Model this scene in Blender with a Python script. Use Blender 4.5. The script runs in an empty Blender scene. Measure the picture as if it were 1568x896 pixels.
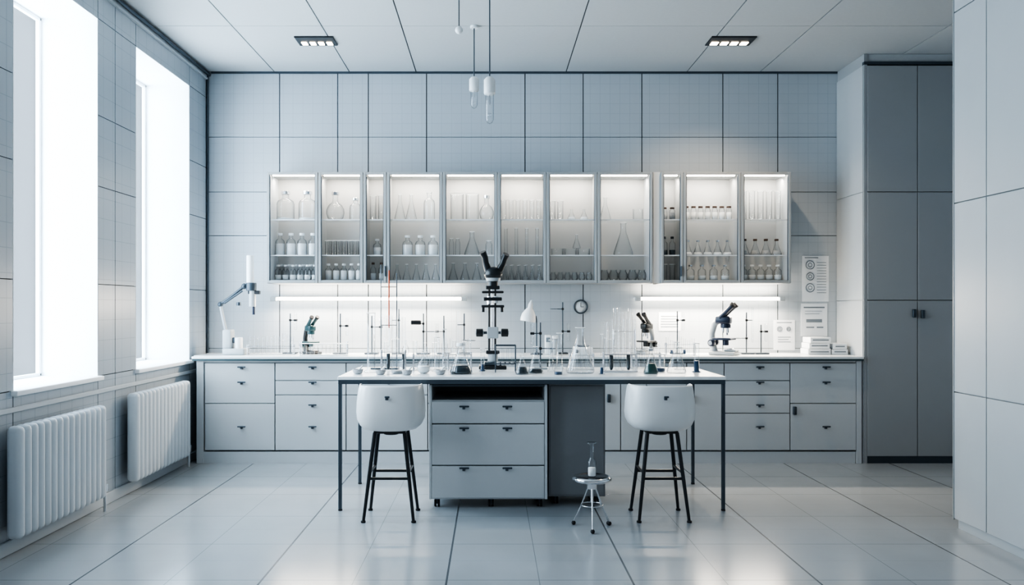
import bpy, bmesh, math, random
from mathutils import Vector, Matrix
random.seed(7)
S = bpy.context.scene
pi = math.pi

# ------------------------------------------------------------------ materials
def newmat(name):
    m = bpy.data.materials.new(name); m.use_nodes = True
    return m, m.node_tree.nodes, m.node_tree.links

def mat(name, col, rough=0.5, metal=0.0, var=0.04, scale=6.0, bump=0.0, spec=0.5, coat=0.0):
    m, n, l = newmat(name)
    b = n['Principled BSDF']
    b.inputs['Roughness'].default_value = rough
    b.inputs['Metallic'].default_value = metal
    b.inputs['Specular IOR Level'].default_value = spec
    b.inputs['Coat Weight'].default_value = coat
    tc = n.new('ShaderNodeNewGeometry')
    nz = n.new('ShaderNodeTexNoise'); nz.inputs['Scale'].default_value = scale; nz.inputs['Detail'].default_value = 4
    l.new(tc.outputs['Position'], nz.inputs['Vector'])
    mx = n.new('ShaderNodeMix'); mx.data_type = 'RGBA'
    mx.inputs[6].default_value = tuple(c*(1-var) for c in col)+(1,)
    mx.inputs[7].default_value = tuple(min(1,c*(1+var)) for c in col)+(1,)
    l.new(nz.outputs['Fac'], mx.inputs[0]); l.new(mx.outputs[2], b.inputs['Base Color'])
    if bump:
        bp = n.new('ShaderNodeBump'); bp.inputs['Strength'].default_value = bump; bp.inputs['Distance'].default_value = 0.002
        l.new(nz.outputs['Fac'], bp.inputs['Height']); l.new(bp.outputs['Normal'], b.inputs['Normal'])
    return m

def emis(name, col, s):
    m, n, l = newmat(name)
    b = n['Principled BSDF']
    b.inputs['Base Color'].default_value = (*col, 1)
    b.inputs['Emission Color'].default_value = (*col, 1)
    b.inputs['Emission Strength'].default_value = s
    return m

def gridmat(name, base, line, axes, grids, rough=0.45, var=0.05, spec=0.5):
    m, n, l = newmat(name)
    b = n['Principled BSDF']; b.inputs['Roughness'].default_value = rough
    b.inputs['Specular IOR Level'].default_value = spec
    g = n.new('ShaderNodeNewGeometry'); sp = n.new('ShaderNodeSeparateXYZ')
    l.new(g.outputs['Position'], sp.inputs[0])
    def mth(op, a, c=None):
        k = n.new('ShaderNodeMath'); k.operation = op
        for i, v in enumerate((a, c)):
            if v is None: continue
            if isinstance(v, (int, float)): k.inputs[i].default_value = v
            else: l.new(v, k.inputs[i])
        return k.outputs[0]
    acc = None
    for ax, s, off, w, st in grids:
        a = mth('SUBTRACT', sp.outputs[ax], off - w/2 - 200*s)
        a = mth('DIVIDE', a, s); a = mth('FRACT', a)
        a = mth('LESS_THAN', a, w/s); a = mth('MULTIPLY', a, st)
        acc = a if acc is None else mth('MAXIMUM', acc, a)
    nz = n.new('ShaderNodeTexNoise'); nz.inputs['Scale'].default_value = 2.2; nz.inputs['Detail'].default_value = 5
    l.new(g.outputs['Position'], nz.inputs['Vector'])
    mv = n.new('ShaderNodeMix'); mv.data_type = 'RGBA'
    mv.inputs[6].default_value = tuple(c*(1-var) for c in base)+(1,)
    mv.inputs[7].default_value = tuple(c*(1+var) for c in base)+(1,)
    l.new(nz.outputs['Fac'], mv.inputs[0])
    mx = n.new('ShaderNodeMix'); mx.data_type = 'RGBA'
    l.new(acc, mx.inputs[0]); l.new(mv.outputs[2], mx.inputs[6]); mx.inputs[7].default_value = (*line, 1)
    l.new(mx.outputs[2], b.inputs['Base Color'])
    bp = n.new('ShaderNodeBump'); bp.inputs['Strength'].default_value = 0.4; bp.inputs['Distance'].default_value = 0.003
    bp.invert = True
    l.new(acc, bp.inputs['Height']); l.new(bp.outputs['Normal'], b.inputs['Normal'])
    return m

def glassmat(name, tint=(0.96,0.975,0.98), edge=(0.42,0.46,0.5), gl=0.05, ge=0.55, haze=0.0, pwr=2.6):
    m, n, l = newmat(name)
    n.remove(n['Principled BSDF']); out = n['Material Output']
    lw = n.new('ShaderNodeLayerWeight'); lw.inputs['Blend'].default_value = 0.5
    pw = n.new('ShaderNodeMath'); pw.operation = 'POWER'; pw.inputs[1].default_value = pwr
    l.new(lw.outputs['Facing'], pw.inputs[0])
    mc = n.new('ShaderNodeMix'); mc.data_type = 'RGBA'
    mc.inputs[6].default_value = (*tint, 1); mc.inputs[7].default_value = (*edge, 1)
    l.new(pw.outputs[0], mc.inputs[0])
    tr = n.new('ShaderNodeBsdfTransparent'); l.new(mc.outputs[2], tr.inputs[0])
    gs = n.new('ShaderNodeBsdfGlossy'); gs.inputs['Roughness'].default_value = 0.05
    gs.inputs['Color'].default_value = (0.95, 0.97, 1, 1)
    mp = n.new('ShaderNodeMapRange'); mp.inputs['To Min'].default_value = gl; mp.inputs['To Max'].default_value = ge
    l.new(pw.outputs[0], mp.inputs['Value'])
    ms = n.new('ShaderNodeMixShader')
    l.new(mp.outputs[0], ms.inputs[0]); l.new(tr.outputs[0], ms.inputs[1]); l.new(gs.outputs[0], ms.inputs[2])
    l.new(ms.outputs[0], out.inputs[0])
    return m

TW = 0.0905
M = {}
M['wall_b'] = gridmat('back_wall_tile', (0.46,0.50,0.535), (0.31,0.35,0.39), None,
    [(0,TW,0,0.0035,0.5),(2,TW,0.02,0.0035,0.5)], 0.38)
M['wall_l'] = gridmat('side_wall_tile', (0.42,0.465,0.505), (0.22,0.27,0.32), None,
    [(1,TW*1.5,0,0.0045,0.6),(2,TW*1.5,0.02,0.0035,0.6)], 0.36)
M['joint'] = mat('dark_joint', (0.07,0.08,0.09), 0.8)
M['ceil'] = mat('ceiling_panel', (0.50,0.52,0.53), 0.85, bump=0.1, scale=40)
M['floor'] = gridmat('floor_tile', (0.36,0.385,0.405), (0.08,0.09,0.10), None,
    [(0,0.9,-0.216,0.010,0.95),(0,0.45,-0.216,0.004,0.5),(1,0.6,6.34,0.005,0.6),(1,0.3,6.34,0.003,0.22)], 0.18, 0.12)
M['trim'] = mat('trim_paint', (0.50,0.54,0.57), 0.5)
M['white'] = mat('white_lacquer', (0.80,0.82,0.83), 0.4)
M['reveal'] = mat('window_reveal_plaster', (0.92,0.94,0.96), 0.7)
M['cab'] = mat('cabinet_laminate', (0.60,0.625,0.64), 0.40, var=0.02)
M['cabd'] = mat('tall_cabinet_laminate', (0.36,0.375,0.385), 0.45, var=0.03, scale=2)
M['cabs'] = mat('grey_side_laminate', (0.23,0.24,0.25), 0.5, var=0.03)
M['closet'] = mat('closet_laminate', (0.46,0.485,0.50), 0.4, var=0.03)
M['frame'] = mat('aluminium_frame', (0.36,0.38,0.39), 0.4, 0.15)
M['inner'] = mat('cabinet_interior', (0.50,0.505,0.50), 0.6)
M['shelf'] = mat('shelf_edge', (0.75,0.77,0.78), 0.4)
M['steel'] = mat('dark_steel', (0.07,0.09,0.11), 0.38, 0.4)
M['chrome'] = mat('chrome', (0.72,0.73,0.75), 0.16, 1.0)
M['black'] = mat('black_enamel', (0.014,0.017,0.02), 0.32)
M['rubber'] = mat('black_rubber', (0.02,0.02,0.022), 0.7)
M['top'] = mat('worktop', (0.84,0.87,0.88), 0.22, var=0.02)
M['edge'] = mat('worktop_edge', (0.05,0.09,0.10), 0.4)
M['plastic'] = mat('stool_shell_plastic', (0.78,0.79,0.79), 0.30, var=0.015)
M['rad'] = mat('radiator_enamel', (0.64,0.68,0.71), 0.35, var=0.02)
M['paper'] = mat('paper', (0.72,0.75,0.78), 0.8, var=0.02)
M['ink'] = mat('ink_grey', (0.20,0.23,0.26), 0.8)
M['label'] = mat('bottle_white', (0.88,0.89,0.89), 0.5)
M['dliq'] = mat('dark_liquid', (0.03,0.045,0.055), 0.2)
M['bliq'] = mat('blue_liquid', (0.02,0.06,0.13), 0.2)
M['gliq'] = mat('green_liquid', (0.03,0.08,0.075), 0.2)
M['brown'] = mat('brown_cap', (0.09,0.05,0.035), 0.5)
M['red'] = mat('red_thermometer', (0.62,0.10,0.03), 0.4)
M['teal'] = mat('teal_enamel', (0.012,0.05,0.06), 0.35)
M['navy'] = mat('navy_enamel', (0.012,0.02,0.045), 0.35)
M['grey'] = mat('instrument_grey', (0.42,0.45,0.47), 0.4)
M['stone'] = mat('speckled_stone', (0.40,0.41,0.42), 0.6, var=0.4, scale=120)
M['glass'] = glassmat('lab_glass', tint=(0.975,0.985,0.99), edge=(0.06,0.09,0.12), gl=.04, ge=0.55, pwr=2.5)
M['sglass'] = glassmat('lab_glass_thin', tint=(0.98,0.985,0.99), edge=(0.12,0.16,0.20), gl=.04)
M['pane'] = glassmat('door_pane', tint=(0.975,0.985,0.99), edge=(0.8,0.85,0.88), gl=0.02, ge=0.4)
M['lampglow'] = emis('tube_lamp_glow', (1.0,0.91,0.78), 14)
M['downglow'] = emis('downlight_glow', (1.0,0.84,0.64), 9)

# ------------------------------------------------------------------ mesh builder
class MB:
    def __init__(s): s.v=[]; s.f=[]; s.m=[]; s.s=[]; s.mats=[]
    def mi(s, k):
        if k not in s.mats: s.mats.append(k)
        return s.mats.index(k)
    def add(s, vs, fs, k, smooth=False, T=None):
        o = len(s.v); i = s.mi(k)
        if T is not None: vs = [T @ Vector(v) for v in vs]
        s.v += [tuple(v) for v in vs]
        for f in fs:
            s.f.append([a+o for a in f]); s.m.append(i); s.s.append(smooth)
    def box(s, x0,x1,y0,y1,z0,z1,k, bev=0, seg=1, T=None):
        x0,x1=min(x0,x1),max(x0,x1); y0,y1=min(y0,y1),max(y0,y1); z0,z1=min(z0,z1),max(z0,z1)
        if bev <= 0:
            vs=[(x0,y0,z0),(x1,y0,z0),(x1,y1,z0),(x0,y1,z0),(x0,y0,z1),(x1,y0,z1),(x1,y1,z1),(x0,y1,z1)]
            s.add(vs,[(0,3,2,1),(4,5,6,7),(0,1,5,4),(1,2,6,5),(2,3,7,6),(3,0,4,7)],k,False,T); return
        bm=bmesh.new(); bmesh.ops.create_cube(bm,size=1)
        for v in bm.verts:
            v.co=Vector(((x0+x1)/2+v.co.x*(x1-x0),(y0+y1)/2+v.co.y*(y1-y0),(z0+z1)/2+v.co.z*(z1-z0)))
        bev=min(bev,(x1-x0)*.49,(y1-y0)*.49,(z1-z0)*.49)
        bmesh.ops.bevel(bm,geom=bm.edges[:],offset=bev,segments=seg,profile=0.5,affect='EDGES')
        bm.verts.ensure_lookup_table()
        s.add([v.co.copy() for v in bm.verts],[[v.index for v in f.verts] for f in bm.faces],k,seg>1,T); bm.free()
    def lathe(s, cx,cy,cz, prof, k, seg=20, smooth=True, T=None, ex=None):
        vs=[]; rings=[]
        for r,z in prof:
            if r<=1e-6: rings.append([len(vs)]); vs.append((cx,cy,cz+z))
            else:
                rg=[]
                for i in range(seg):
                    a=2*pi*i/seg; rg.append(len(vs)); vs.append((cx+r*math.cos(a),cy+r*math.sin(a),cz+z))
                rings.append(rg)
        fs=[]
        for a,b in zip(rings,rings[1:]):
            if len(a)==1 and len(b)==1: continue
            for i in range(seg):
                j=(i+1)%seg
                if len(a)==1: fs.append((a[0],b[j],b[i]))
                elif len(b)==1: fs.append((a[i],a[j],b[0]))
                else: fs.append((a[i],a[j],b[j],b[i]))
        s.add(vs,fs,k,smooth,T)
    def cyl(s, cx,cy,z0,z1,r,k,seg=20,r2=None,T=None):
        r2=r if r2 is None else r2; h=z1-z0; b=min(r,r2)*0.08
        s.lathe(cx,cy,z0,[(0,0),(r-b,0),(r,b if b<h/2 else h/3),(r2,h-(b if b<h/2 else h/3)),(r2-b,h),(0,h)],k,seg,False,T)
    def sphere(s,c,r,k,seg=16,sz=1.0,T=None):
        n=8; s.lathe(c[0],c[1],c[2],[(r*math.sin(pi*i/n) if 0<i<n else 0,-r*sz*math.cos(pi*i/n)) for i in range(n+1)],k,seg,True,T)
    def tube(s, pts, r, k, seg=8, T=None, smooth=True):
        pts=[Vector(p) for p in pts]; n=len(pts)
        rs=r if isinstance(r,(list,tuple)) else [r]*n
        vs=[];fs=[]; up=None
        for i,p in enumerate(pts):
            t=(pts[min(i+1,n-1)]-pts[max(i-1,0)]).normalized()
            if up is None:
                a=Vector((0,0,1)) if abs(t.z)<.9 else Vector((1,0,0)); u=t.cross(a).normalized()
            else:
                u=(up-t*up.dot(t)).normalized()
            up=u; w=t.cross(u)
            for j in range(seg):
                a=2*pi*j/seg; vs.append(p+(u*math.cos(a)+w*math.sin(a))*rs[i])
        for i in range(n-1):
            for j in range(seg):
                q=(j+1)%seg; fs.append((i*seg+j,i*seg+q,(i+1)*seg+q,(i+1)*seg+j))
        s.add(vs,fs,k,smooth,T)
        s.add(vs[:seg],[list(range(seg))[::-1]],k,False,T); s.add(vs[-seg:],[list(range(seg))],k,False,T)
    def ring(s,c,R,r,k,axis='z',seg=32,T=None):
        vs=[];fs=[];q=8
        for i in range(seg):
            a=2*pi*i/seg
            for j in range(q):
                b=2*pi*j/q; d=R+r*math.cos(b); p=[d*math.cos(a),d*math.sin(a),r*math.sin(b)]
                if axis=='y': p=[p[0],p[2],p[1]]
                if axis=='x': p=[p[2],p[0],p[1]]
                vs.append((c[0]+p[0],c[1]+p[1],c[2]+p[2]))
        for i in range(seg):
            for j in range(q):
                a=i*q+j;b=i*q+(j+1)%q;c2=((i+1)%seg)*q+(j+1)%q;d=((i+1)%seg)*q+j
                fs.append((a,b,c2,d))
        s.add(vs,fs,k,True,T)
    def build(s,name,loc=(0,0,0),rotz=0,scale=1,parent=None):
        me=bpy.data.meshes.new(name); me.from_pydata(s.v,[],s.f)
        for k in s.mats: me.materials.append(M[k])
        me.polygons.foreach_set('material_index',s.m); me.polygons.foreach_set('use_smooth',s.s)
        me.update()
        bm=bmesh.new(); bm.from_mesh(me); bmesh.ops.recalc_face_normals(bm,faces=bm.faces[:]); bm.to_mesh(me); bm.free()
        o=bpy.data.objects.new(name,me); S.collection.objects.link(o)
        o.location=loc; o.rotation_euler=(0,0,rotz); o.scale=(scale,)*3
        if parent: o.parent=parent
        return o

def arealight(name,loc,rot,sx,sy,e,col,spread=None):
    d=bpy.data.lights.new(name,'AREA'); d.shape='RECTANGLE'; d.size=sx; d.size_y=sy; d.energy=e; d.color=col
    if spread: d.spread=spread
    o=bpy.data.objects.new(name,d); S.collection.objects.link(o); o.location=loc; o.rotation_euler=rot
    return o

# ------------------------------------------------------------------ room shell
XL,XR,YB,YF,H = -2.60,4.60,7.40,-1.0,3.478
WIN=[(2.85,3.80),(4.404,5.355),(5.926,6.978)]; WZ0,WZ1=0.872,3.24  # first opening is out of view, added to light the foreground

b=MB(); b.box(XL-.4,XR+.1,YF,YB+.1,-.12,0,'floor'); b.build('floor')

b=MB(); b.box(XL-.4,XR+.1,YF,YB+.1,H+.012,H+.15,'joint')
xs=[XL,-1.98,-1.295,-.686,.686,1.79,2.46,3.5,XR]; ys=[YF,.2,1.39,2.59,3.79,4.99,6.19,YB]
g=.005
LT=[(-1.41,.155),(1.93,.18)]
for i in range(len(xs)-1):
    for j in range(len(ys)-1):
        b.box(xs[i]+g,xs[i+1]-g,ys[j]+g*.6,ys[j+1]-g*.6,H,H+.014,'ceil')
b.build('ceiling')

b=MB(); b.box(XL-.4,XR+.1,YB+.012,YB+.12,0,H,'joint')
xs=[XL,-1.933,-1.402,-1.122,-.59,.31,.841,1.378,2.118,2.619,XR]; zs=[0,.95,1.98,2.38,2.881,H]
g=.0045
for i in range(len(xs)-1):
    for j in range(len(zs)-1):
        b.box(xs[i]+g,xs[i+1]-g,YB,YB+.014,zs[j]+g*.6,zs[j+1]-g*.6,'wall_b')
b.build('wall_back')

b=MB()
c0=YF
for (a,c) in WIN+[(YB,YB)]:
    b.box(XL-.4,XL-.012,c0,a,0,H,'joint'); c0=c
for (a,c) in WIN:
    b.box(XL-.4,XL-.012,a,c,0,WZ0,'joint'); b.box(XL-.4,XL-.012,a,c,WZ1,H,'joint')
    t=.006
    b.box(XL-.4,XL,a,a+t,WZ0,WZ1,'reveal'); b.box(XL-.4,XL,c-t,c,WZ0,WZ1,'reveal'); b.box(XL-.4,XL,a,c,WZ1-t,WZ1,'reveal')
ys=[YF,0,1,2,2.85,3.8,4.1,4.404,5.355,5.60,5.926,6.978,YB]; zs=[0,.77,WZ0,1.48,2.13,2.60,WZ1,H]
g=.004
for i in range(len(ys)-1):
    for j in range(len(zs)-1):
        cy=(ys[i]+ys[i+1])/2; cz=(zs[j]+zs[j+1])/2
        if any(a<cy<c for a,c in WIN) and WZ0<cz<WZ1: continue
        b.box(XL-.014,XL,ys[i]+g,ys[i+1]-g,zs[j]+g*.7,zs[j+1]-g*.7,'wall_l')
b.build('wall_left')

b=MB(); b.box(XR,XR+.12,YF,YB+.1,0,H,'wall_l'); b.build('wall_right')

b=MB(); b.box(XL,XL+.02,YF,YB,0,.075,'trim',.004); b.build('baseboard_left')
b=MB(); b.box(XL,XL+.018,YF,YB,.755,.785,'trim',.005); b.build('trim_1')
b=MB(); b.tube([(XL+.028,YF,H-.03),(XL+.028,YB-.005,H-.03)],.014,'steel'); b.box(XL,XL+.02,YF,YB,H-.075,H-.06,'trim')
b.box(XL,XL+.012,YF,YB,H-.06,H,'trim'); b.build('trim_2')
b=MB(); b.box(XL+.045,3.16,YB-.012,YB,H-.018,H,'steel'); b.build('trim_3')
b=MB(); b.tube([(XL+.014,YB-.014,.9),(XL+.014,YB-.014,H-.02)],.011,'steel'); b.build('trim_4')

for i,(a,c) in enumerate(WIN):
    b=MB(); X0=XL-.398; w=.022
    b.box(X0,X0+.03,a+.006,a+.006+w,WZ0,WZ1-.006,'white',.004); b.box(X0,X0+.03,c-.006-w,c-.006,WZ0,WZ1-.006,'white',.004)
    b.box(X0,X0+.03,a,c,WZ1-w-.006,WZ1-.006,'white',.004); b.box(X0,X0+.03,a,c,WZ0+.002,WZ0+w,'white',.004)
    b.add([(X0+.012,a,WZ0),(X0+.012,c,WZ0),(X0+.012,c,WZ1),(X0+.012,a,WZ1)],[(0,1,2,3)],'pane')
    b.box(XL-.4,XL+.035,a-.02,c+.02,WZ0-.028,WZ0+.002,'reveal',.006,2)
    b.build('window_%d'%(i+1))  # nearest window is unseen, put in for its light

# ------------------------------------------------------------------ radiators
def radiator(y0,y1,z0,z1):
    b=MB(); n=int(round((y1-y0)/.066)); p=(y1-y0)/n; X0,X1=XL+.045,XL+.13
    for i in range(n):
        b.box(X0,X1,y0+i*p+.003,y0+(i+1)*p-.003,z0,z1,'rad',.029,3)
    b.box(X0+.03,X1-.035,y0+.02,y1-.02,z0+.04,z1-.04,'rad')
    b.tube([((X0+X1)/2,y1-.03,z0+.05),((X0+X1)/2,y1+.05,z0+.05),((X0+X1)/2,y1+.05,.0)],.011,'rad')
    for y in (y0+.2,y1-.2):
        b.box(XL+.001,X0+.02,y-.015,y+.015,z1-.12,z1-.08,'rad'); b.box(XL+.001,X0+.02,y-.015,y+.015,z0+.08,z0+.12,'rad')
    b.cyl((X0+X1)/2,y1+.05,z0+.03,z0+.08,.02,'chrome',12)
    b.build('radiator')
radiator(4.25,5.22,.10,.70); radiator(5.66,6.68,.10,.725)

# ------------------------------------------------------------------ handles
def handle(b,x,yf,z,w=.07):
    b.box(x-.012,x+.006,yf-.018,yf,z-.014,z+.004,'steel',.002)
    b.box(x-w/2,x+w/2,yf-.024,yf-.014,z+.000,z+.011,'steel',.003)
def knob(b,x,yf,z):
    b.box(x-.014,x+.014,yf-.026,yf,z-.035,z+.035,'steel',.005,2)

# ------------------------------------------------------------------ base cabinets + worktop
b=MB(); yf=6.87; CX0,CX1=-2.50,3.145
b.box(CX0,CX1,6.90,YB-.002,0.11,.874,'cabs')
b.box(CX0+.03,CX1-.03,6.93,YB-.01,0,.11,'cab')
b.box(CX0,CX0+.06,yf,6.93,.0,.874,'cab',.002); b.box(CX1-.045,CX1,yf,6.93,0,.874,'cab',.002)
b.box(CX0+.06,CX1-.05,yf+.006,6.93,0.0,.10,'cab')
b.box(XL+.03,CX0,7.15,7.17,.0,.874,'cab')
b.box(CX0+.06,CX1-.05,yf+.004,6.92,.858,.874,'cab')
b.box(CX0-.03,CX1+.003,6.835,YB-.003,.889,.91,'top',.003)
b.box(CX0-.026,CX1+.002,6.84,YB-.003,.874,.8895,'edge')
b.box(XL+.03,CX0-.03,7.0,YB-.003,.889,.91,'top')
U=[(-2.432,-1.834,[.854,.510,.111],[.815,.687,.31]),
   (-1.834,-1.23,[.854,.704,.582,.111],[.815,.687,.494,.31]),
   (-1.23,-.537,[.854,.704,.582,.111],[.815,.687,.494,.31]),
   (-.537,0.0,[.854,.510,.111],[.815,.31]),
   (0.0,.48,[.854,.111],[]),(.48,.958,[.854,.111],[]),
   (.958,1.10,[.854,.111],['k']),(1.10,1.32,[.854,.111],[]),
   (1.32,1.66,[.854,.704,.111],[.815]),(1.66,1.978,[.854,.111],['k']),
   (1.978,2.537,[.854,.704,.582,.427,.111],[.815,.687,.494,.31]),
   (2.537,3.10,[.854,.510,.111],[.815,.687,.31,'K'])]
for x0,x1,zz,hh in U:
    for j in range(len(zz)-1):
        b.box(x0+.004,x1-.004,yf,6.90,zz[j+1]+.003,zz[j]-.003,'cab',.002)
    for h in hh:
        if h=='k': knob(b,x0+.04,yf,.555)
        elif h=='K': knob(b,x0+.035,yf,.45)
        else: handle(b,(x0+x1)/2+.02,yf,h)
b.build('base_cabinet')

# ------------------------------------------------------------------ tall cabinet at the back right
b=MB(); x0,x1=3.17,XR-.002
b.box(x0,x1,6.895,YB-.002,.0,H-.002,'cabd')
b.box(x0-.006,x0+.02,6.87,YB-.002,.0,H-.002,'cabd')
b.box(x0,x1,6.88,6.90,3.41,H-.002,'ceil')
b.box(x0-.008,x1,6.862,6.90,3.385,3.41,'steel')
zz=[.06,1.385,2.305,3.38]; xx=[3.19,3.618,3.98,4.30,4.59]
for i in range(4):
    for j in range(3):
        b.box(xx[i]+.003,xx[i+1]-.003,6.868,6.90,zz[j]+.003,zz[j+1]-.003,'cabd',.002)
for j in range(3):
    b.box(x0-.014,x0-.004,6.88,YB-.004,zz[j]+(.003 if j else -.06),zz[j+1]-.003,'closet')
knob(b,3.582,6.868,1.275); knob(b,3.655,6.868,1.268)
b.box(x0,x1,6.885,6.9,0,.06,'steel')
b.build('tall_cabinet')

# near closet on the right
b=MB(); X0=2.786; Y1=4.88
b.box(X0+.02,XR-.002,.8,Y1-.018,0,H-.002,'closet')
b.box(X0+.03,X0+.06,.8,Y1-.03,0,.06,'closet')
zz=[.055,.818,1.952,3.10,H-.004]; yy=[.8,1.9,2.55,3.2,3.88,4.557,Y1]
for i in range(len(yy)-1):
    for j in range(4):
        b.box(X0,X0+.022,yy[i]+.003,yy[i+1]-.003,zz[j]+.003,zz[j+1]-.003,'closet',.002)
xx=[X0+.003,3.4,4.0,XR-.003]
for i in range(3):
    for j in range(4):
        b.box(xx[i]+.003,xx[i+1]-.003,Y1-.02,Y1,zz[j]+.003,zz[j+1]-.003,'cabd',.002)
b.box(X0-.004,X0+.004,Y1-.008,Y1+.001,.05,H-.004,'frame')
b.build('closet')

# ------------------------------------------------------------------ glass-fronted wall cabinets
ZB,ZT=1.535,2.507; YC=7.05
SH=[2.097,1.785]; ZF=1.566
def wallcab(bays,handles,filler=False):
    b=MB(); x0,x1=bays[0],bays[-1]
    b.box(x0,x1,YB-.02,YB-.002,ZB,ZT,'inner')
    b.box(x0,x1,YC+.02,YB-.002,ZT-.02,ZT,'frame'); b.box(x0,x1,YC+.02,YB-.002,ZB,ZB+.03,'frame')
    b.box(x0,x0+.018,YC+.02,YB-.002,ZB,ZT,'cab'); b.box(x1-.018,x1,YC+.02,YB-.002,ZB,ZT,'cab')
    if filler: b.box(x0-.062,x0,YC+.02,YC+.035,ZB,ZT,'cab')
    for x in bays[1:-1]: b.box(x-.008,x+.008,YC+.03,YB-.02,ZB+.02,ZT-.02,'inner')
    for i in range(len(bays)-1):
        a,c=bays[i],bays[i+1]
        for z in SH:
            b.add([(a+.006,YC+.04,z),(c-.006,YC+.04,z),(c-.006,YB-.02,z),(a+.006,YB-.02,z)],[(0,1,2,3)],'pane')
            b.box(a+.006,c-.006,YC+.033,YC+.042,z-.010,z,'shelf')
        w=.022; e=.003
        b.box(a+e,a+e+w,YC,YC+.022,ZB+e,ZT-e,'frame',.002); b.box(c-e-w,c-e,YC,YC+.022,ZB+e,ZT-e,'frame',.002)
        b.box(a+e+w,c-e-w,YC,YC+.022,ZT-e-w,ZT-e,'frame',.002); b.box(a+e+w,c-e-w,YC,YC+.022,ZB+e,ZB+e+w,'frame',.002)
        b.box(a+e+w,a+e+w+.005,YC+.004,YC+.02,ZB+e+w,ZT-e-w,'steel'); b.box(c-e-w-.005,c-e-w,YC+.004,YC+.02,ZB+e+w,ZT-e-w,'steel')
        b.add([(a+w,YC+.012,ZB+w),(c-w,YC+.012,ZB+w),(c-w,YC+.012,ZT-w),(a+w,YC+.012,ZT-w)],[(0,1,2,3)],'pane')
        b.box(a+.04,c-.04,YC+.05,YC+.07,ZT-.030,ZT-.02,'lampglow')
        arealight('cabinet_strip_light',((a+c)/2,YC+.17,ZT-.034),(math.radians(14),0,0),max(.08,c-a-.08),.03,1.9*(c-a)/.45,(1,.92,.82))
    for hx in handles: b.box(hx-.006,hx+.006,YC-.018,YC,ZB+.06,ZB+.15,'steel',.002)
    b.build('wall_cabinet')
B1=[-1.956,-1.507,-1.114,-.91,-.421,.057,.483,.927,1.410]; B2=[1.478,1.675,2.177,2.615]
wallcab(B1,[-.92]); wallcab(B2,[1.655],True)

for x0,x1 in ((-1.99,-.22),(1.30,2.65)):
    b=MB(); z=1.40; y=7.31
    b.tube([(x0+.05,y,z),(x1-.05,y,z)],.011,'lampglow',12)
    for x in (x0,x1-.05): b.box(x,x+.05,y-.018,y+.018,z-.02,z+.02,'grey',.004)
    b.box(x0,x1,y+.018,YB,z+.006,z+.02,'white')
    b.build('wall_tube_lamp')
    arealight('tube_light',((x0+x1)/2,y-.02,z-.02),(math.radians(-30),0,0),x1-x0-.1,.02,24,(1,.87,.72))
    arealight('tube_light_up',((x0+x1)/2,y-.01,z+.03),(math.radians(180),0,0),x1-x0-.1,.02,6,(1,.87,.72))

# ------------------------------------------------------------------ glassware kinds
PR={
'bottle':[(0,0),(.94,0),(1,.03),(1,.60),(.88,.70),(.42,.78),(.38,.82),(.38,.93),(.46,.94),(.46,1)],
'erlen':[(0,0),(.95,0),(1,.04),(.97,.10),(.32,.70),(.27,.78),(.27,.96),(.34,1)],
'round':[(0,0),(.5,0),(.85,.08),(1,.26),(.96,.40),(.72,.56),(.34,.66),(.29,.72),(.29,.96),(.38,1)],
'cyl':[(0,0),(1,0),(1,.97),(1.1,1)],
'measure':[(0,0),(1.8,0),(1.8,.02),(1,.05),(1,.98),(1.15,1)],
'tube':[(0,0),(.6,.015),(1,.06),(1,.98),(1.15,1)],
'beaker':[(0,0),(.95,0),(1,.04),(1,.95),(1.08,1)],
'vial':[(0,0),(.95,0),(1,.04),(1,.78),(.7,.86),(.7,1)],
'goblet':[(0,0),(.8,0),(1,.3),(.95,.6),(.6,.9),(.7,1)],
}
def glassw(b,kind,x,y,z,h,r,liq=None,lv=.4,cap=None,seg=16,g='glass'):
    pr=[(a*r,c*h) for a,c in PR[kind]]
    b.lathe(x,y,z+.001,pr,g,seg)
    if h>.1 and kind not in('tube',): b.ring((x,y,z+h+.001),pr[-1][0],.0018,'label',seg=16)
    if liq:
        lp=[];top=lv*h
        for (r0,z0),(r1,z1) in zip(pr,pr[1:]):
            lp.append((r0*.94,max(z0,.003)))
            if z1>=top:
                t=(top-z0)/max(1e-6,z1-z0); lp.append(((r0+(r1-r0)*t)*.94,top)); break
        lp[0]=(0,.003); lp.append((0,top)); b.lathe(x,y,z+.001,lp,liq,seg)
    if cap:
        rr=max(pr[-1][0],.008)*1.15; b.cyl(x,y,z+h*.93,z+h*1.05,rr,cap,14)

def row(name,kind,x0,x1,n,z,h,r,liq=None,lv=.4,cap=None,y=7.2,jit=0.0,two=False):
    b=MB()
    for i in range(n):
        x=x0+(x1-x0)*(i+.5)/n
        hh=h*(1+random.uniform(-jit,jit)); 
        glassw(b,kind,x,y,z,hh,r,liq,lv,cap)
        if two: glassw(b,kind,x+r*.5,y+r*2.3,z,hh*1.05,r,liq,lv,cap)
    b.build(name)
zt,zm,zb=2.098,1.786,1.567
L=[-1.925,-1.535]
row('glass_jug','bottle',*L,2,zt,.245,.078,cap='chrome',liq='label',lv=.08)
row('reagent_bottle','bottle',*L,4,zm,.19,.042,'label',.55,'label')
row('reagent_bottle','bottle',*L,6,zb,.13,.03,'label',.35,'label',two=True)
L=[-1.48,-1.14]
row('round_flask','round',-1.49,-1.28,1,zt,.24,.082,cap='chrome')
row('glass_jug','bottle',-1.27,-1.14,1,zt,.19,.055,cap='chrome')
row('sample_vial','cyl',*L,7,zm,.13,.02,two=True)
row('sample_bottle','bottle',*L,5,zb,.14,.03,'label',.6,'label')
L=[-1.085,-.94]
row('glass_cylinder','cyl',*L,2,zt,.22,.028)
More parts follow.
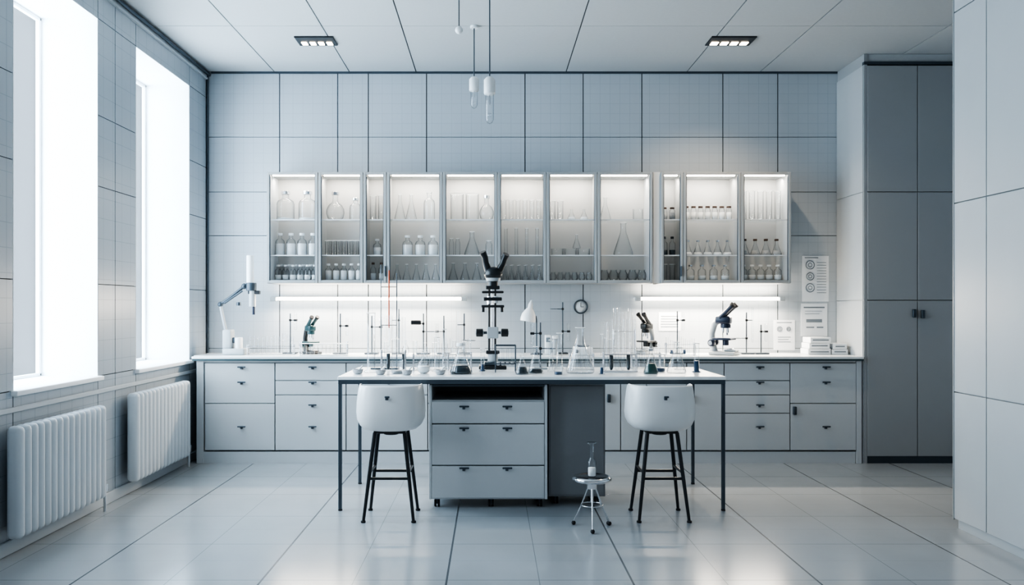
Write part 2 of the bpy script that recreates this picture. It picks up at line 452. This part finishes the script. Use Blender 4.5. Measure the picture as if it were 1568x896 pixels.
row('reagent_bottle','bottle',*L,1,zm,.14,.036,'label',.5,'label')
row('medicine_bottle','bottle',*L,2,zb,.15,.026,'label',.4,'brown')
L=[-.88,-.45]
row('erlenmeyer_flask','erlen',-.86,-.66,2,zt,.23,.05)
row('volumetric_flask','bottle',-.62,-.48,1,zt,.25,.05)
row('reagent_bottle','bottle',-.80,-.46,3,zm,.17,.045,'label',.55,'label')
row('measuring_flask','erlen',*L,5,zb,.14,.036)
L=[-.39,.03]
row('glass_beaker','beaker',-.37,-.10,2,zt,.235,.058)
row('round_flask','round',-.11,.03,1,zt,.21,.065,cap='chrome')
row('erlenmeyer_flask','erlen',-.26,-.08,1,zm,.21,.07)
row('specimen_jar','vial',-.38,-.27,2,zm,.15,.022)
row('specimen_jar','vial',-.06,.02,1,zm,.13,.03)
row('measuring_flask','erlen',*L,4,zb,.15,.042)
L=[.085,.455]
row('glass_cylinder','measure',*L,6,zt,.18,.02)
row('test_tube_set','measure',*L,4,zm,.24,.014)
row('measuring_flask','erlen',*L,6,zb,.13,.028,two=True)
L=[.515,.90]
row('glass_cylinder','cyl',.51,.65,2,zt,.17,.026)
row('volumetric_flask','erlen',.66,.88,2,zt,.10,.04,'label',.3)
row('petri_dish','beaker',.53,.88,3,zm,.06,.055)
row('volumetric_flask','erlen',.72,.80,1,zm+.064,.12,.035)
row('glass_cup','goblet',*L,6,zb,.07,.028,two=True)
L=[.96,1.38]
row('erlenmeyer_flask','erlen',.94,1.09,1,zt,.20,.05)
row('conical_flask','erlen',1.10,1.25,1,zm,.29,.088)
row('glass_beaker','beaker',1.25,1.36,1,zt,.10,.045)
row('glass_sphere','goblet',*L,5,zb,.09,.042,two=True)
L=[1.505,1.645]
row('medicine_bottle','vial',*L,2,zt,.11,.026,'stone',.6,'brown')
row('medicine_bottle','bottle',*L,2,zm,.16,.028,'dliq',.3,'black')
row('glass_cylinder','cyl',*L,2,zb,.14,.024)
L=[1.705,2.145]
row('medicine_bottle','vial',*L,7,zt,.12,.026,'label',.6,'brown')
row('volumetric_flask','erlen',*L,5,zm,.13,.042,'label',.2,'chrome')
row('sample_bottle','bottle',1.72,2.13,4,zb,.13,.036,'label',.3,'chrome')
L=[2.205,2.585]
row('glass_cylinder','cyl',*L,5,zt,.26,.026)
row('volumetric_flask','erlen',*L,4,zm,.14,.045,'stone',.3,'brown')
row('sample_bottle','bottle',*L,5,zb,.13,.034,'label',.35,'label')

# ------------------------------------------------------------------ work table
TX0,TX1,TY0,TY1,TZ=-1.0,1.53,5.27,6.10,.876
b=MB()
b.box(TX0,TX1,TY0,TY1,TZ-.022,TZ,'top',.003)
b.box(TX0+.004,TX1-.004,TY0+.004,TY1-.004,TZ-.050,TZ-.0225,'steel')
for x in (TX0+.004,TX1-.026):
    for y in (TY0+.006,TY1-.028):
        b.box(x,x+.022,y,y+.022,0.008,TZ-.05,'steel',.002); b.cyl(x+.011,y+.011,0,.01,.014,'rubber',12)
b.build('lab_table')

def caster(b,x,y,zt):
    b.box(x-.012,x+.012,y-.012,y+.012,zt-.012,zt,'steel')
    T=Matrix.Translation((x,y,.024))@Matrix.Rotation(pi/2,4,'Y')
    b.cyl(0,0,-.018,-.004,.024,'rubber',16,T=T); b.cyl(0,0,.004,.018,.024,'rubber',16,T=T)
    b.box(x-.004,x+.004,y-.01,y+.01,.02,zt,'steel')
b=MB(); x0,x1,y0,y1=-.410,.372,5.35,5.95; zb_,zt_=.058,.815
b.box(x0,x0+.018,y0,y1,zb_,zt_,'cab',.002); b.box(x1-.018,x1,y0,y1,zb_,zt_,'cab',.002)
b.box(x0,x1,y1-.012,y1,zb_,zt_,'cabs'); b.box(x0,x1,y0+.01,y1,zb_,zb_+.018,'cab')
b.box(x0+.018,x1-.018,y0,y1,zt_-.012,zt_,'steel'); b.box(x0+.018,x1-.018,y0+.02,y1,.70,.712,'cab')
b.box(x0+.018,x1-.018,y0+.03,y0+.04,zb_,.70,'joint')
for z0,z1 in ((.560,.705),(.285,.553),(.066,.278)):
    b.box(x0+.02,x1-.02,y0-.002,y0+.022,z0,z1,'cab',.003)
for z in (.668,.525,.262):
    for x in (-.177,.107): handle(b,x,y0-.002,z,.065)
for x in (x0+.05,0,x1-.05):
    caster(b,x,y0+.05,zb_)
    if x: caster(b,x,y1-.05,zb_)
b.build('drawer_cabinet')
b=MB(); x0,x1,y0,y1=.385,.765,5.43,5.95
b.box(x0,x1,y0,y1,.058,.815,'cabs',.003)
b.box(x0+.01,x1-.01,y0-.006,y0,.07,.80,'cabs',.002)
for x in (x0+.05,x1-.05):
    for y in (y0+.05,y1-.05): caster(b,x,y,.058)
b.build('pedestal_cabinet')

# ------------------------------------------------------------------ bar stools with bucket shells
def stool(cx,cy):
    b=MB(); zb0=.553; N=48; vs=[];fs=[]
    prof=[(0,0),(.32,.0),(.58,.008),(.77,.045),(.90,.13),(.98,.26),(1.0,.42),(.985,.64),(.95,.86),(.925,.97),(.91,1.0)]
    inner=[(.88,1.0),(.89,.94),(.93,.76),(.945,.54),(.90,.35),(.80,.20),(.66,.11),(.5,.07),(.3,.05),(0,.05)]
    rings=[]
    for k,(r,z) in enumerate(prof+inner):
        if r==0: rings.append([len(vs)]); vs.append((cx,cy,zb0+z*.28)); continue
        rg=[]
        for i in range(N):
            a=2*pi*i/N; ca,sa=math.cos(a),math.sin(a); e=2/2.9
            x=math.copysign(abs(ca)**e,ca)*.215; y=math.copysign(abs(sa)**e,sa)*.20
            d=abs((a+pi/2+pi)%(2*pi)-pi)
            t=min(1,max(0,(d-math.radians(88))/math.radians(60))); t=t*t*(3-2*t)
            Hh=.29-.17*t
            zz=z*Hh if z>.3 else min(z*.29,z*Hh) 
            rg.append(len(vs)); vs.append((cx+x*r,cy+y*r,zb0+zz))
        rings.append(rg)
    for a,c in zip(rings,rings[1:]):
        for i in range(N):
            j=(i+1)%N
            if len(a)==1: fs.append((a[0],c[j],c[i]))
            elif len(c)==1: fs.append((a[i],a[j],c[0]))
            else: fs.append((a[i],a[j],c[j],c[i]))
    b.add(vs,fs,'plastic',True)
    b.box(cx-.10,cx+.10,cy-.10,cy+.10,zb0-.014,zb0+.002,'black',.004)
    b.cyl(cx,cy,zb0-.03,zb0-.01,.05,'black')
    F=[(-.155,-.15),(.155,-.15),(.155,.15),(-.155,.15)]
    def at(i,z):
        t=(zb0-.012-z)/(zb0-.012); tx,ty=F[i][0]*.60,F[i][1]*.6
        return Vector((cx+tx+(F[i][0]-tx)*t,cy+ty+(F[i][1]-ty)*t,z))
    for i in range(4):
        b.tube([at(i,zb0-.008),at(i,.3),at(i,.006)],[.0125,.012,.0095],'black',12)
        p=at(i,0); b.cyl(p.x,p.y,0,.012,.015,'rubber',12)
    for i in range(4):
        z=.265 if i%2==0 else .30
        b.tube([at(i,z),at((i+1)%4,z)],.009,'black',8)
    handle(b,cx,cy-.195,.775,.03)
    b.build('bar_stool')
stool(-.633,5.14); stool(1.067,5.14)

b=MB(); cx,cy=.606,4.87
b.lathe(cx,cy,.278,[(0,0),(.075,0),(.108,.006),(.118,.014),(.118,.024),(.108,.034),(.095,.036),(.09,.031),(0,.031)],'chrome',40)
b.cyl(cx,cy,.235,.28,.03,'chrome'); b.cyl(cx,cy,.15,.24,.009,'chrome')
for i,a in enumerate((-95,-215,-335,-150+180)):
    a=math.radians(a); R=.125
    p1=Vector((cx+.02*math.cos(a),cy+.02*math.sin(a),.255)); p2=Vector((cx+.075*math.cos(a),cy+.075*math.sin(a),.12)); p3=Vector((cx+R*math.cos(a),cy+R*math.sin(a),.022))
    b.tube([p1,p2,p3],.0045,'chrome'); b.sphere((p3.x,p3.y,.013),.013,'rubber')
b.ring((cx,cy,.14),.066,.0035,'chrome')
b.build('round_footstool')
b=MB(); 
b.lathe(cx,cy,.312,[(0,0),(.024,0),(.026,.004),(.026,.09),(.014,.105),(.012,.112),(.012,.19),(.030,.196),(.030,.203),(.0,.203)],'glass',24)
b.lathe(cx,cy,.313,[(0,0),(.023,.002),(.023,.05),(0,.05)],'label',20)
b.build('specimen_bottle')

# ------------------------------------------------------------------ pendants
def pendant(x,y,zc0,zc1,zg,r):
    b=MB(); b.tube([(x,y,H),(x,y,zc1)],.0045,'steel'); b.cyl(x,y,H-.02,H,.03,'white')
    b.lathe(x,y,zc0,[(0,0),(r*.95,0),(r,.01),(r,(zc1-zc0)*.8),(r*.6,(zc1-zc0)*.95),(r*.3,(zc1-zc0)),(0,(zc1-zc0)+.004)],'white',20)
    h=zc0-zg; b.lathe(x,y,zg,[(0,0),(r*.45,.008),(r*.72,.03),(r*.72,h)],'glass',20)
    b.tube([(x,y,zc0),(x,y,zc0-h*.35)],.004,'chrome'); b.sphere((x,y,zg+h*.3),r*.35,'sglass')
    b.build('pendant_lamp')
pendant(-.13,6.19,2.98,3.09,2.845,.037); pendant(-.01,5.5,2.774,2.894,2.572,.039)
b=MB(); b.tube([(-.218,5.5,H),(-.218,5.5,3.22)],.004,'steel'); b.sphere((-.218,5.5,3.21),.027,'white'); b.cyl(-.218,5.5,H-.015,H,.025,'white'); b.build('pendant_ball')

for x,w in LT:
    b=MB()
    b.box(x-w,x+w,6.42,6.63,H-.012,H,'black',.003)
    n=4
    for i in range(n):
        a=x-w+.02+i*(2*w-.04)/n; e=a+(2*w-.04)/n; b.box(a+.012,e-.012,6.535,6.60,H-.016,H-.011,'downglow')
    b.build('ceiling_downlight')
    d=bpy.data.lights.new('downlight','SPOT'); d.energy=26 if x<0 else 75; d.spot_size=math.radians(130); d.spot_blend=1; d.shadow_soft_size=.03; d.color=(1,.80,.58)
    o=bpy.data.objects.new('downlight',d); S.collection.objects.link(o); o.location=(x,6.5,H-.05)

# ------------------------------------------------------------------ counter instruments
ZC=.911
b=MB(); x,y=0,0; Z0=0
b.box(x-.12,x+.12,y-.11,y+.11,0,.03,'black',.008,2); b.box(x-.075,x+.075,y-.07,y+.07,.03,.06,'steel',.006)
b.cyl(x,y,.06,.14,.045,'grey',20); b.box(x-.06,x+.06,y-.05,y+.05,.13,.16,'black',.006)
Z0=.135
for dx in (-.032,.022): b.tube([(x+dx,y,Z0+.02),(x+dx,y,Z0+.57)],.009,'black',12)
b.tube([(x-.005,y+.03,Z0+.02),(x-.005,y+.03,Z0+.56)],.006,'chrome',12)
for dx in (-.115,.105):
    T=Matrix.Translation((x+dx,y,Z0+.18))@Matrix.Rotation(pi/2,4,'Y')
    b.cyl(0,0,-.03,.03,.036,'black',20,T=T); b.cyl(0,0,-.036,.036,.02,'grey',16,T=T)
b.tube([(x-.1,y,Z0+.18),(x+.1,y,Z0+.18)],.012,'steel'); b.box(x-.05,x+.05,y-.03,y+.04,Z0+.13,Z0+.23,'grey',.006)
for z,w,h in ((.40,.10,.022),(.46,.08,.03),(.525,.095,.02),(.56,.06,.03)):
    b.box(x-w,x+w,y-.06,y+.05,Z0+z,Z0+z+h,'black',.005)
for dx in (-.085,.08): b.tube([(x+dx,y-.02,Z0+.36),(x+dx,y-.02,Z0+.42)],.014,'black',12)
b.cyl(x-.03,y-.03,Z0+.43,Z0+.5,.02,'chrome',16); b.cyl(x+.03,y-.03,Z0+.44,Z0+.5,.017,'grey',16)
b.cyl(x,y,Z0+.58,Z0+.63,.045,'black',24); b.cyl(x+.005,y,Z0+.63,Z0+.665,.06,'grey',24,r2=.065)
b.lathe(x+.005,y,Z0+.66,[(0,0),(.07,0),(.082,.03),(.07,.075),(.04,.095),(0,.1)],'black',24)
b.tube([(x-.03,y-.01,Z0+.70),(x-.062,y-.02,Z0+.79),(x-.068,y-.03,Z0+.84),(x-.09,y-.05,Z0+.885)],[.036,.028,.027,.03],'black',16)
b.tube([(x+.04,y-.01,Z0+.70),(x+.085,y-.02,Z0+.78),(x+.10,y-.03,Z0+.825),(x+.118,y-.05,Z0+.865)],[.036,.028,.027,.03],'black',16)
b.build('comparison_microscope',(.012,5.95,TZ),0,.838)

def microscope(name,x,y,s,body,accent,rot=0,base=True):
    b=MB()
    b.box(-.085,.085,-.12,.10,0,.03,body,.010,2)
    b.box(-.045,.045,-.12,-.02,.03,.045,body,.005)
    b.tube([(0,.075,.02),(0,.095,.10),(0,.098,.18),(0,.075,.26),(0,.03,.30)],[.032,.028,.026,.028,.03],body,12)
    for sx in (-1,1):
        T=Matrix.Translation((sx*.045,.085,.10))@Matrix.Rotation(pi/2,4,'Y'); b.cyl(0,0,-.018,.018,.03,accent,18,T=T)
        T=Matrix.Translation((sx*.07,.085,.10))@Matrix.Rotation(pi/2,4,'Y'); b.cyl(0,0,-.012,.012,.017,'chrome',16,T=T)
    b.box(-.075,.075,-.085,.07,.125,.143,accent,.004); b.cyl(.0,-.02,.08,.125,.026,accent,18); b.cyl(0,-.06,.03,.055,.028,'chrome',18)
    b.cyl(0,-.02,.225,.262,.042,accent,20)
    for a in (0,120,240):
        a=math.radians(a); ax,ay=.02*math.cos(a),.02*math.sin(a)-.02
        b.tube([(ax,ay,.235),(ax*1.4,ay*1.2,.165+.02*(a>0))],[.013,.008],'chrome',10)
    b.box(-.042,.042,-.065,.06,.26,.325,accent,.014,2)
    for sx in (-1,1):
        b.tube([(sx*.024,0.02,.31),(sx*.032,-.045,.37),(sx*.036,-.085,.41)],[.022,.018,.02],accent,14)
        b.tube([(sx*.036,-.085,.41),(sx*.038,-.10,.425)],[.024,.024],'rubber',14)
    b.build(name,(x,y,ZC),rot,s)
microscope('microscope',2.03,7.08,1.04,'grey','navy',math.radians(55))
microscope('microscope',-1.61,7.2,.78,'black','teal',math.radians(45))
microscope('microscope',1.385,7.2,.84,'grey','black',math.radians(-50))

b=MB(); x,y=-2.32,7.12
b.box(x-.02,x+.17,y-.08,y+.08,ZC,ZC+.055,'grey',.01,2); b.box(x-.03,x+.05,y-.05,y+.06,ZC+.05,ZC+.22,'grey',.014,2)
b.cyl(x+.10,y,ZC+.05,ZC+.15,.035,'white'); b.box(x+.05,x+.10,y-.02,y+.02,ZC+.1,ZC+.15,'steel',.004)
b.tube([(x-.01,y,ZC+.2),(x-.045,y,ZC+.36),(x-.06,y,ZC+.44)],.014,'grey',12)
b.sphere((x-.06,y,ZC+.44),.024,'steel'); b.tube([(x-.06,y,ZC+.44),(x+.05,y,ZC+.52),(x+.15,y,ZC+.60)],.014,'steel',12)
b.tube([(x-.02,y-.02,ZC+.45),(x+.14,y-.02,ZC+.56)],.009,'steel'); b.sphere((x+.15,y,ZC+.60),.026,'steel')
b.cyl(x+.10,y,ZC+.43,ZC+.46,.02,'steel')
b.tube([(x+.15,y,ZC+.60),(x+.225,y,ZC+.60)],.012,'steel')
b.cyl(x+.205,y-.01,ZC+.62,ZC+.87,.032,'white',20); b.cyl(x+.215,y-.01,ZC+.56,ZC+.63,.045,'steel',20); b.cyl(x+.225,y-.01,ZC+.42,ZC+.57,.03,'grey',20)
b.cyl(x+.235,y-.01,ZC+.35,ZC+.42,.012,'navy',14); b.box(x+.19,x+.29,y-.03,y+.02,ZC+.53,ZC+.56,'black',.004)
b.build('articulated_arm_lamp')

def rack(name,x0,x1,y,z,n,hr,ht,rt,frame='chrome',liq=None,glass='sglass',rail='white'):
    b=MB(); d=.03
    b.box(x0,x1,y-d,y+d,z,z+.008,rail,.002); b.box(x0,x1,y-d,y+d,z+hr,z+hr+.006,rail,.002)
    for x in (x0+.006,x1-.006):
        for yy in (y-d+.006,y+d-.006): b.tube([(x,yy,z),(x,yy,z+hr+.02)],.004,frame)
    for i in range(n):
        x=x0+(x1-x0)*(i+.5)/n
        glassw(b,'tube',x,y,z+.008,ht*random.uniform(.85,1.1),rt,liq if (liq and i%3==1) else None,.3,seg=10,g=glass)
    b.build(name)
rack('test_tube_rack',-2.13,-1.72,7.08,ZC,11,.07,.17,.011,rail='sglass')
rack('test_tube_rack',-1.64,-1.23,6.96,ZC,6,.10,.085,.022,rail='white')
rack('test_tube_rack',1.07,1.27,7.12,ZC,6,.2,.42,.014,rail='chrome')
rack('test_tube_rack',1.50,1.76,6.98,ZC,7,.09,.14,.012,rail='sglass',liq='bliq')

def stand(x,y,z,h,arms,name='retort_stand',m='steel',w=.06):
    b=MB(); b.box(x-w,x+w,y-.05,y+.05,z,z+.012,m,.003); b.tube([(x,y,z+.01),(x,y,z+h)],.0055,'steel')
    for az,dx,tool in arms:
        b.box(x-.010,x+.010,y-.012,y+.012,z+az-.010,z+az+.010,'black',.003)
        b.tube([(x,y,z+az),(x+dx,y-.01,z+az)],.004,'steel')
        if tool=='ring': b.ring((x+dx+math.copysign(.03,dx),y-.01,z+az),.03,.003,'steel')
        if tool=='clamp':
            b.box(x+dx-.015,x+dx+.015,y-.03,y+.012,z+az-.009,z+az+.009,'black',.003)
            glassw(b,'tube',x+dx,y-.01,z+az-.09,.16,.011,seg=10,g='sglass')
        if tool=='box': b.box(x+dx-.06,x+dx+.03,y-.03,y+.02,z+az-.01,z+az+.03,'black',.006)
        if tool=='bur': glassw(b,'tube',x+dx,y-.01,z+az-.2,.32,.009,seg=10,g='sglass')
    b.build(name)
stand(-1.34,7.2,ZC,.36,[(.25,.06,'clamp')])
stand(-.60,7.18,ZC,.36,[(.20,.10,'ring'),(.27,-.05,'box')]); stand(-.42,7.2,ZC,.34,[(.2,-.06,'clamp')])
stand(-.24,7.2,ZC,.36,[(.26,-.06,'bur'),(.12,.04,'ring')])
stand(2.27,7.2,ZC,.37,[(.3,.05,'bur'),(.14,-.05,'ring')]); stand(2.40,7.2,ZC,.26,[(.2,.04,'clamp')])
stand(.64,7.24,ZC,.46,[(.4,-.05,'ring'),(.2,.05,'clamp')],w=.045)
stand(-1.80,7.26,ZC,.36,[(.3,.05,'clamp')])
stand(1.66,7.22,ZC,.38,[(.3,.05,'clamp')])
stand(-1.06,7.2,ZC,.34,[(.24,.08,'clamp')]); stand(-.82,7.2,ZC,.4,[(.3,-.06,'bur')])

b=MB(); x,y=.40,7.12
b.lathe(x,y,ZC,[(0,0),(.055,0),(.055,.008),(.02,.018),(0,.018)],'steel',24)
b.tube([(x,y,ZC+.01),(x,y,ZC+.30),(x-.005,y,ZC+.335),(x-.03,y,ZC+.35),(x-.06,y,ZC+.35)],.006,'steel',10)
T=Matrix.Translation((x-.075,y,ZC+.31))@Matrix.Rotation(math.radians(10),4,'Y')
b.lathe(0,0,0,[(.066,-.02),(.068,0),(.062,.04),(.04,.08),(.022,.10),(.02,.13),(.012,.15),(.006,.17),(0,.17)],'white',28,T=T)
b.lathe(0,0,0,[(0,.01),(.02,.0),(.03,.02),(.02,.05),(0,.06)],'label',16,T=T)
b.build('desk_lamp')

b=MB(); c=(.818,YB-.014,1.33)
b.ring(c,.060,.006,'steel','y',40)
T=Matrix.Translation((c[0],YB-.001,c[2]))@Matrix.Rotation(pi/2,4,'X')
b.lathe(0,0,0,[(0,0),(.058,0),(.058,.008),(0,.008)],'white',32,T=T)
b.box(c[0]-.002,c[0]+.002,YB-.013,YB-.010,c[2],c[2]+.04,'black'); b.box(c[0],c[0]+.028,YB-.013,YB-.010,c[2]-.002,c[2]+.002,'black')
b.build('wall_clock')

b=MB(); b.box(.475,.525,7.1,7.2,ZC,ZC+.17,'white',.008,2); b.box(.482,.518,7.095,7.101,ZC+.11,ZC+.15,'ink'); b.build('ph_meter')
b=MB(); b.box(.545,.575,7.06,7.12,ZC,ZC+.14,'grey',.006,2); b.box(.535,.585,7.05,7.13,ZC+.14,ZC+.165,'white',.005,2); b.build('power_supply')
b=MB(); b.box(.72,.88,7.0,7.16,ZC,ZC+.07,'white',.01,2); b.cyl(.80,7.08,ZC+.07,ZC+.082,.06,'steel',28); b.cyl(.74,6.995,ZC+.02,ZC+.05,.012,'black'); b.build('hot_plate')
b=MB()
for i in range(10):
    x=-1.0+i*.085; glassw(b,['erlen','cyl','beaker','round','measure'][i%5],x,7.02+.04*(i%2),ZC,.09+.05*random.random(),.018 if i%5 in (1,4) else .03)
b.build('small_glassware')
b=MB()
for i in range(4):
    x=.95+i*.035; glassw(b,['cyl','measure'][i%2],x,6.96+.03*(i%2),ZC,.12+.08*random.random(),.011)
b.build('small_glassware')

def poster(x0,x1,z0,z1,circ,lines,name='wall_poster'):
    b=MB(); b.box(x0,x1,YB-.004,YB-.0005,z0,z1,'paper')
    w=x1-x0;h=z1-z0; yy=YB-.0048
    for (u,v,R) in circ:
        b.ring((x0+u*w,yy,z0+v*h),R,.004,'ink','y',24); b.ring((x0+u*w,yy,z0+v*h),R*.45,.003,'ink','y',16)
    for (u0,u1,v,t) in lines:
        b.box(x0+u0*w,x0+u1*w,yy-.0005,YB-.002,z0+v*h,z0+v*h+t,'ink')
    b.build(name)
poster(2.84,3.085,1.378,1.795,[(.3,.80,.038),(.3,.55,.034),(.3,.30,.038)],[(.55,.9,.85-.06*i,.004) for i in range(12)]+[(.1,.6,.95,.008)])
poster(2.83,3.07,1.062,1.36,[],[(.1,.9,.86,.012),(.15,.8,.76,.004),(.15,.7,.68,.004),(.2,.8,.42,.03),(.2,.5,.25,.012),(.6,.85,.25,.012)])
poster(2.58,2.775,.935,1.21,[(.28,.7,.022),(.7,.7,.018)],[(.15,.85,.9,.008),(.2,.8,.42,.006),(.2,.7,.34,.006),(.2,.8,.26,.006)])
poster(1.53,1.73,1.11,1.28,[],[(.1,.9,.2+.14*i,.008) for i in range(5)])

b=MB()
for i,(x0,x1,z0,z1) in enumerate([(2.78,2.98,0,.05),(2.79,2.97,.052,.10),(2.80,2.98,.102,.15),(2.99,3.13,0,.045),(3.0,3.12,.047,.095)]):
    b.box(x0,x1,7.1,7.28,ZC+z0,ZC+z1,'paper',.003)
    b.box(x0+.02,x1-.02,7.097,7.101,ZC+z0+.02,ZC+z0+.03,'ink')
b.build('stacked_sample_boxes')

# ------------------------------------------------------------------ table glassware
def gobj(name,kind,x,y,h,r,liq=None,lv=.3,cap=None,z=TZ):
    b=MB(); glassw(b,kind,x,y,z,h,r,liq,lv,cap,28); b.build(name)
gobj('measuring_cylinder','measure',-.83,5.60,.41,.028)
gobj('erlenmeyer_flask','erlen',-.205,5.50,.20,.078,'dliq',.28,'label')
gobj('erlenmeyer_flask','erlen',.207,5.46,.135,.045,'dliq',.35)
gobj('erlenmeyer_flask','erlen',.305,5.56,.18,.052,'dliq',.15)
gobj('erlenmeyer_flask','erlen',.61,5.55,.31,.098)
gobj('erlenmeyer_flask','erlen',1.085,5.5,.17,.05,'gliq',.4)
gobj('erlenmeyer_flask','erlen',1.27,5.55,.21,.065)
gobj('glass_beaker','beaker',-.64,5.52,.09,.04,'stone',.2)
gobj('round_flask','round',-.46,5.52,.14,.045,'label',.35)
gobj('glass_beaker','beaker',1.18,5.68,.12,.04,'bliq',.2)
gobj('measuring_cylinder','measure',1.42,5.6,.2,.018,'bliq',.4)
gobj('measuring_cylinder','measure',1.36,5.85,.16,.02)
gobj('measuring_cylinder','measure',.50,5.92,.26,.02)
gobj('glass_beaker','beaker',.45,5.42,.06,.028,'bliq',.3)
gobj('measuring_cylinder','measure',-.06,5.70,.16,.014,'bliq',.3)
gobj('measuring_cylinder','measure',.745,5.45,.09,.012,'bliq',.5)
gobj('measuring_cylinder','measure',-.38,5.66,.24,.018)
gobj('measuring_cylinder','measure',-.32,5.56,.30,.012)
gobj('measuring_cylinder','measure',.42,5.68,.22,.014)
rack('test_tube_rack',-.78,-.60,5.72,TZ,5,.13,.36,.013,rail='sglass',liq='dliq')
rack('test_tube_rack',-.56,-.30,5.78,TZ,7,.10,.17,.012,rail='sglass')
rack('test_tube_rack',.78,1.02,5.66,TZ,6,.12,.33,.014,rail='chrome',liq='dliq')
rack('test_tube_rack',1.02,1.24,5.92,TZ,6,.10,.17,.012,rail='sglass')
rack('test_tube_rack',-.36,-.14,5.97,TZ,5,.10,.2,.012,rail='chrome')
rack('test_tube_rack',.56,.74,5.82,TZ,5,.10,.16,.011,rail='sglass')
b=MB(); x0,x1,y0,y1=.03,.17,5.6,5.72
for (xa,ya) in ((x0,y0),(x1,y0),(x0,y1),(x1,y1)): b.tube([(xa,ya,TZ),(xa,ya,TZ+.19)],.0035,'steel')
for z in (.06,.185):
    z+=TZ
    b.tube([(x0,y0,z),(x1,y0,z)],.0035,'steel'); b.tube([(x0,y1,z),(x1,y1,z)],.0035,'steel'); b.tube([(x0,y0,z),(x0,y1,z)],.0035,'steel'); b.tube([(x1,y0,z),(x1,y1,z)],.0035,'steel')
for i in range(4): b.box(x0+.008+i*.033,x0+.030+i*.033,5.64,5.68,TZ+.045,TZ+.07,'stone',.004); b.tube([(x0+.019+i*.033,5.66,TZ+.07),(x0+.019+i*.033,5.66,TZ+.16)],.008,'sglass',10)
b.tube([(x0,5.66,TZ+.06),(x1,5.66,TZ+.06)],.0035,'steel')
b.build('wire_tube_holder')
b=MB(); x,y=-.805,5.92
b.box(x-.07,x+.13,y-.05,y+.05,TZ,TZ+.012,'steel',.003)
b.tube([(x,y,TZ),(x,y,TZ+.76)],.0035,'steel'); b.tube([(x+.115,y,TZ+.012),(x+.115,y,TZ+.70)],.004,'steel')
b.tube([(x+.06,y-.01,TZ+.02),(x+.06,y-.01,TZ+.38)],.007,'sglass',10); b.tube([(x+.06,y-.011,TZ+.30),(x+.06,y-.011,TZ+.72)],.005,'red',8)
for z in (.32,.6): b.tube([(x,y,TZ+z),(x+.115,y,TZ+z)],.003,'black')
b.build('burette_stand')
stand(.36,5.92,TZ,.34,[(.26,-.06,'clamp'),(.15,.05,'ring')],m='grey',w=.05)
for x,y in ((-.90,5.47),(-.74,5.42),(-.34,5.42),(-.56,5.40)):
    b=MB(); b.lathe(x,y,TZ+.001,[(0,0),(.02,0),(.028,.004),(.034,.02),(.036,.032),(.031,.032),(.024,.014),(0,.010)],'stone',24)
    b.tube([(x,y,TZ+.018),(x+.03,y+.01,TZ+.055)],[.007,.005],'label',10); b.build('mortar_and_pestle')

# ------------------------------------------------------------------ lights
for i,(a,c) in enumerate(WIN):
    arealight('window_daylight',(XL-.52,(a+c)/2,(WZ0+WZ1)/2),(0,math.radians(-90),0),WZ1-WZ0+.2,c-a+.25,[45,125,105][i],(.70,.86,1))  # first lamp shines through the added unseen window onto the foreground
W=bpy.data.worlds.new('World'); S.world=W; W.use_nodes=True
bg=W.node_tree.nodes['Background']; bg.inputs[0].default_value=(.82,.91,1,1); bg.inputs[1].default_value=.38
S.view_settings.view_transform='AgX'
try: S.view_settings.look='AgX - High Contrast'
except Exception as e: print(e)
S.view_settings.exposure=.40

cd=bpy.data.cameras.new('camera'); cam=bpy.data.objects.new('camera',cd); S.collection.objects.link(cam)
cam.location=(0,0,1.33); cam.rotation_euler=(pi/2,0,0)
cd.sensor_width=36; cd.lens=28.47; cd.shift_x=.0204; cd.shift_y=.014
S.camera=cam
